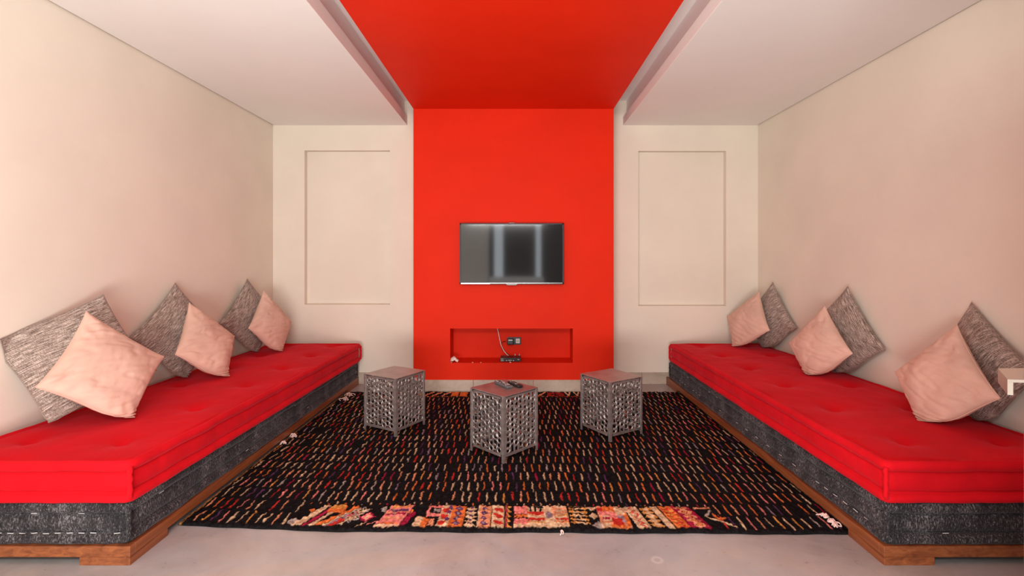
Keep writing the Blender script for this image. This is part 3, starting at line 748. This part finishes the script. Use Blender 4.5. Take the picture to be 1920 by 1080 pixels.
    u, b_ = blk(947, 959); q = (v*4.2) % 1; put(b_*(u < 1-q*.8), 'gold'); put(b_*(u < .45-q*.4), 'mag')
    # big patchwork block
    u, b_ = blk(964, 990); put(b_*(v > .60), 'pink'); put(b_*(v > .44)*(v < .56), 'orange'); put(b_*(v < .40), 'pink'); put(b_*(v < .10), 'cream')
    u, b_ = blk(990, 1022); put(b_, 'cream'); put(b_*(v < .62)*(v > .52), 'peach')
    for q in (.64, .34): put(b_*(np.abs(v-q) < .065), 'red')
    for (q0, q1) in ((.12, .26), (.42, .56), (.74, .88)): put(b_*(u > q0)*(u < q1)*(v > .72)*(v < .92), tuple(K))
    put(b_*(v > .92), tuple(K)); put(b_*(v > .16)*(v < .22), 'gold')
    u, b_ = blk(1022, 1044); put(b_, 'cream'); put((((u-.45)/.32)**2+((v-.55)/.17)**2 < 1)*b_, 'lav'); put(b_*(u > .75)*(v > .5), 'peach')
    u, b_ = blk(1044, 1068); put(b_, 'cream'); 
    for q, c in ((.70, 'peach'), (.50, 'gold'), (.34, 'red'), (.22, 'orange'), (.84, 'peach')): put(b_*(np.abs(v-q) < .035), c)
    u, b_ = blk(1072, 1107); q = (v*6) % 1
    put(b_*(v > .12)*(q < .62-.35*np.abs(((u*3) % 1)-.5)), 'gold'); put(b_*(v > .12)*(q < .26)*(np.abs(u-.5) < .3), 'cream')
    put(((np.abs(Cx-bw(1117))/.022+np.abs(v-.55)/.14) < 1)*1.0, 'cream'); put(((np.abs(Cx-bw(1122))/.035+np.abs(v-.10)/.20) < 1)*1.0*band, 'grey')
    put(((np.abs(Cx-bw(1116))/.03+np.abs(v-.92)/.12) < 1)*1.0*band, 'cream')
    u, b_ = blk(1128, 1184, -.02); put(b_, 'peach')
    for (a, b2, c, d, k) in ((0,.25,.72,.95,'red'),(.2,.6,.75,1,'orange'),(.6,.95,.6,1,'cream'),(.02,.35,.55,.74,'pink'),(.1,.4,.30,.55,'cream'),(.35,.62,.42,.70,'pink'),(.62,.85,.30,.56,'lav'),(.40,.75,.12,.42,'red'),(.1,.35,.36,.48,'mag'),(.3,.9,0,.12,'orange'),(0,.3,0,.2,'cream'),(.85,1,.1,.6,'orange')):
        put(b_*(u > a)*(u < b2)*(v > c)*(v < d), k)
    u, b_ = blk(1186, 1218, -.16); put(b_*(u > .25+0*v), 'cream'); zz = .62+.16*(np.abs(((v*5) % 1)-.5)*4-1); put(b_*(np.abs(u-zz) < .07), 'red')
    put(b_*(u < .25)*(v > .75), 'cream')
    u, b_ = blk(1220, 1246, -.14); q = (v*5) % 1; put(b_*(np.abs(u-.5) < .5*(1-np.abs(q-.5)*1.5)), 'gold'); put(b_*(np.abs(u-.5) < .3*(1-np.abs(q-.5)*1.9)), 'cream')
    u, b_ = blk(1249, 1262, -.20); put(b_, 'cream')
    u, b_ = blk(1265, 1291, -.20); put(b_, 'orange'); q = (v*6) % 1; put(b_*(q < .35)*(u > .12)*(u < .9), 'red'); put(b_*(q > .35)*(q < .6)*(u > .1)*(u < .9), 'gold')
    u, b_ = blk(1292, 1330, -.24); put(b_, 'mag'); q = (v*5) % 1
    put(b_*(np.abs(np.abs(u-.5)-.30*(1-np.abs(q-.5)*2)) < .09), 'peach'); put(b_*((np.abs(u-.5)/.14+np.abs(q-.5)/.25) < 1), 'gold')
    def line(x0, v0, x1, v1, wd, c):
        ax, ay, bx_, by = bw(x0), v0*.205, bw(x1), v1*.205; px_ = Cx-ax; py_ = v*.205-ay; ex, ey = bx_-ax, by-ay
        t = np.clip((px_*ex+py_*ey)/(ex*ex+ey*ey), 0, 1); d = np.hypot(px_-t*ex, py_-t*ey); put(np.clip((wd-d)/.003+.5, 0, 1), c)
    line(1322, .93, 1350, .96, .008, 'peach'); line(1350, .80, 1332, .55, .005, 'grey'); line(1332, .55, 1376, .05, .005, 'cream'); line(1350, .62, 1356, .40, .006, 'orange'); line(1356, .40, 1368, .45, .006, 'orange')
    line(552, .02, 585, .95, .006, 'cream')
    # ---- far border: simpler, only a few pixels deep
    vf = (Cd-(Dp-.165))/.14; bf = ((vf > 0) & (vf < 1)).astype(float)
    k = np.floor((Cx+2)/.085).astype(int); fu = (Cx+2)/.085-k
    rr = np.random.default_rng(8).integers(0, 6, 60)[np.clip(k, 0, 59)]
    rgn = bf*(Cx > -1.2)*(Cx < .72)
    put(rgn*(rr == 0)*(fu > .08)*(fu < .92), 'orange'); put(rgn*(rr == 1)*(((vf*4) % 1) < .45)*(fu > .1)*(fu < .9), 'red')
    put(rgn*(rr == 2)*(np.abs(fu-vf) < .16), 'peach'); put(rgn*(rr == 3)*(np.abs(fu-.5) < .3*(1-np.abs((vf*3) % 1-.5))), 'gold'); put(rgn*(rr == 4)*(np.abs(np.abs(fu-.5)-.3*vf) < .08), 'cream')
    put(rgn*(rr == 5)*(((vf*3+fu*2) % 1) < .4), 'red')
    put(((np.abs(Cd-(Dp-.18)) < .006)*(Cx > -1.3)*(Cx < .8)).astype(float), 'orange', .6)
    # binding along the two long sides
    put(np.clip((.007-np.abs(Cx-(RX0+.013)))/.002, 0, 1), 'gold', .55); put(np.clip((.007-np.abs(Cx-(RX1-.013)))/.002, 0, 1), 'peach', .5)
    col *= (1+.20*n1[..., None].clip(-1.5, 1.5))
    # relief
    Z = .013+.0030*hgt+.0010*n1+.0016*n3
    e = np.minimum(np.minimum(X-RX0, RX1-X), np.minimum(Cd, Dp-Cd)).clip(0, .012)/.012
    Z = Z*(.35+.65*np.sqrt(e))
    base = np.array([0, 3.6, .001])
    co = np.stack([X, Y, Z], -1).reshape(-1, 3)-base+np.array([0, 0, .001])
    # rim going down to the floor
    per = [j for j in range(nx)]+[i*nx+nx-1 for i in range(1, ny)]+[(ny-1)*nx+j for j in range(nx-2, -1, -1)]+[i*nx for i in range(ny-2, 0, -1)]
    per = np.array(per); rim = co[per].copy(); rim[:, 2] = 0
    n0 = len(co); co = np.vstack([co, rim])
    i, j = np.meshgrid(np.arange(ny-1), np.arange(nx-1), indexing='ij'); a = (i*nx+j).ravel()
    q = np.stack([a, a+1, a+nx+1, a+nx], -1)
    pn = len(per); k = np.arange(pn); k2 = (k+1) % pn
    q2 = np.stack([per[k2], per[k], n0+k, n0+k2], -1)
    q = np.vstack([q, q2]).astype(np.int32)
    me = bpy.data.meshes.new('pile'); me.vertices.add(len(co)); me.vertices.foreach_set('co', co.astype(np.float32).ravel())
    me.loops.add(q.size); me.loops.foreach_set('vertex_index', q.ravel()); me.polygons.add(len(q))
    me.polygons.foreach_set('loop_start', (np.arange(len(q))*4).astype(np.int32)); me.update(calc_edges=True)
    cc_ = np.ones((len(co), 4), np.float32); cc_[:n0, :3] = np.clip(col.reshape(-1, 3), 0, 1); cc_[n0:, :3] = K
    at = me.color_attributes.new('yarn', 'FLOAT_COLOR', 'POINT'); at.data.foreach_set('color', cc_.ravel())
    me.shade_smooth()
    m = mat('dyed wool pile', (.02,.02,.02), .95, spec=.05)
    vc = nd(m, 'ShaderNodeVertexColor', layer_name='yarn'); lk(m, vc.outputs[0], P(m).inputs['Base Color'])
    nn = nd(m, 'ShaderNodeTexNoise', Scale=260.0, Detail=2.0); lk(m, coords(m), nn.inputs['Vector']); bump(m, nn.outputs[0], .6, .004)
    root = empty('rug', tuple(base))
    obj('pile', me, m, root)
    # loose yarn tassels on the edges
    def tassel(x, y, n, ln, seed, heading=-1.2, fan=.8, z=.016):
        r = random.Random(seed); b = MB()
        for k in range(n):
            a = heading+r.uniform(-fan, fan); l = ln*r.uniform(.45, 1); ox, oy = r.uniform(-.006, .006), r.uniform(-.006, .006)
            p = [(ox, oy, .004), (ox+math.cos(a)*l*.35, oy+math.sin(a)*l*.35, r.uniform(.008, .024)), (ox+math.cos(a+r.uniform(-.5, .5))*l*.75, oy+math.sin(a)*l*.75, r.uniform(.004, .016)), (ox+math.cos(a)*l, oy+math.sin(a)*l, .002)]
            b.tube([tuple(q) for q in curve_pts(p, 4)], .0030, 5)
        for k in range(3 if n > 5 else 0):
            b.tube([(.010*math.cos(t*PI/5+k), .010*math.sin(t*PI/5+k), .010+.004*math.sin(t+k*2)) for t in range(11)], .0045, 6)
        tag(obj('tassel', b.mesh('tassel', smooth=True), M_wool, root, loc=(x, y-base[1], z-base[2]+.001)), kind='stuff')
    tassel(px(1558, 2.47), 2.475, 22, .050, 1, -.9, .9)
    tassel(px(1553, 2.50), 2.515, 8, .045, 6, 1.9, .5)
    tassel(px(1053, 2.41), 2.408, 3, .035, 9, -1.5, .6, z=.006)
    tassel(px(548, 3.68), 3.70, 12, .045, 2); tassel(px(529, 3.53), 3.55, 7, .04, 3)
    tassel(px(655, 4.85), 4.84, 12, .09, 4); tassel(px(648, 4.7), 4.68, 8, .08, 5)
    tag(root, 'black wool rug with coloured yarn dashes and patchwork border between the sofas', 'rug')
build_rug()
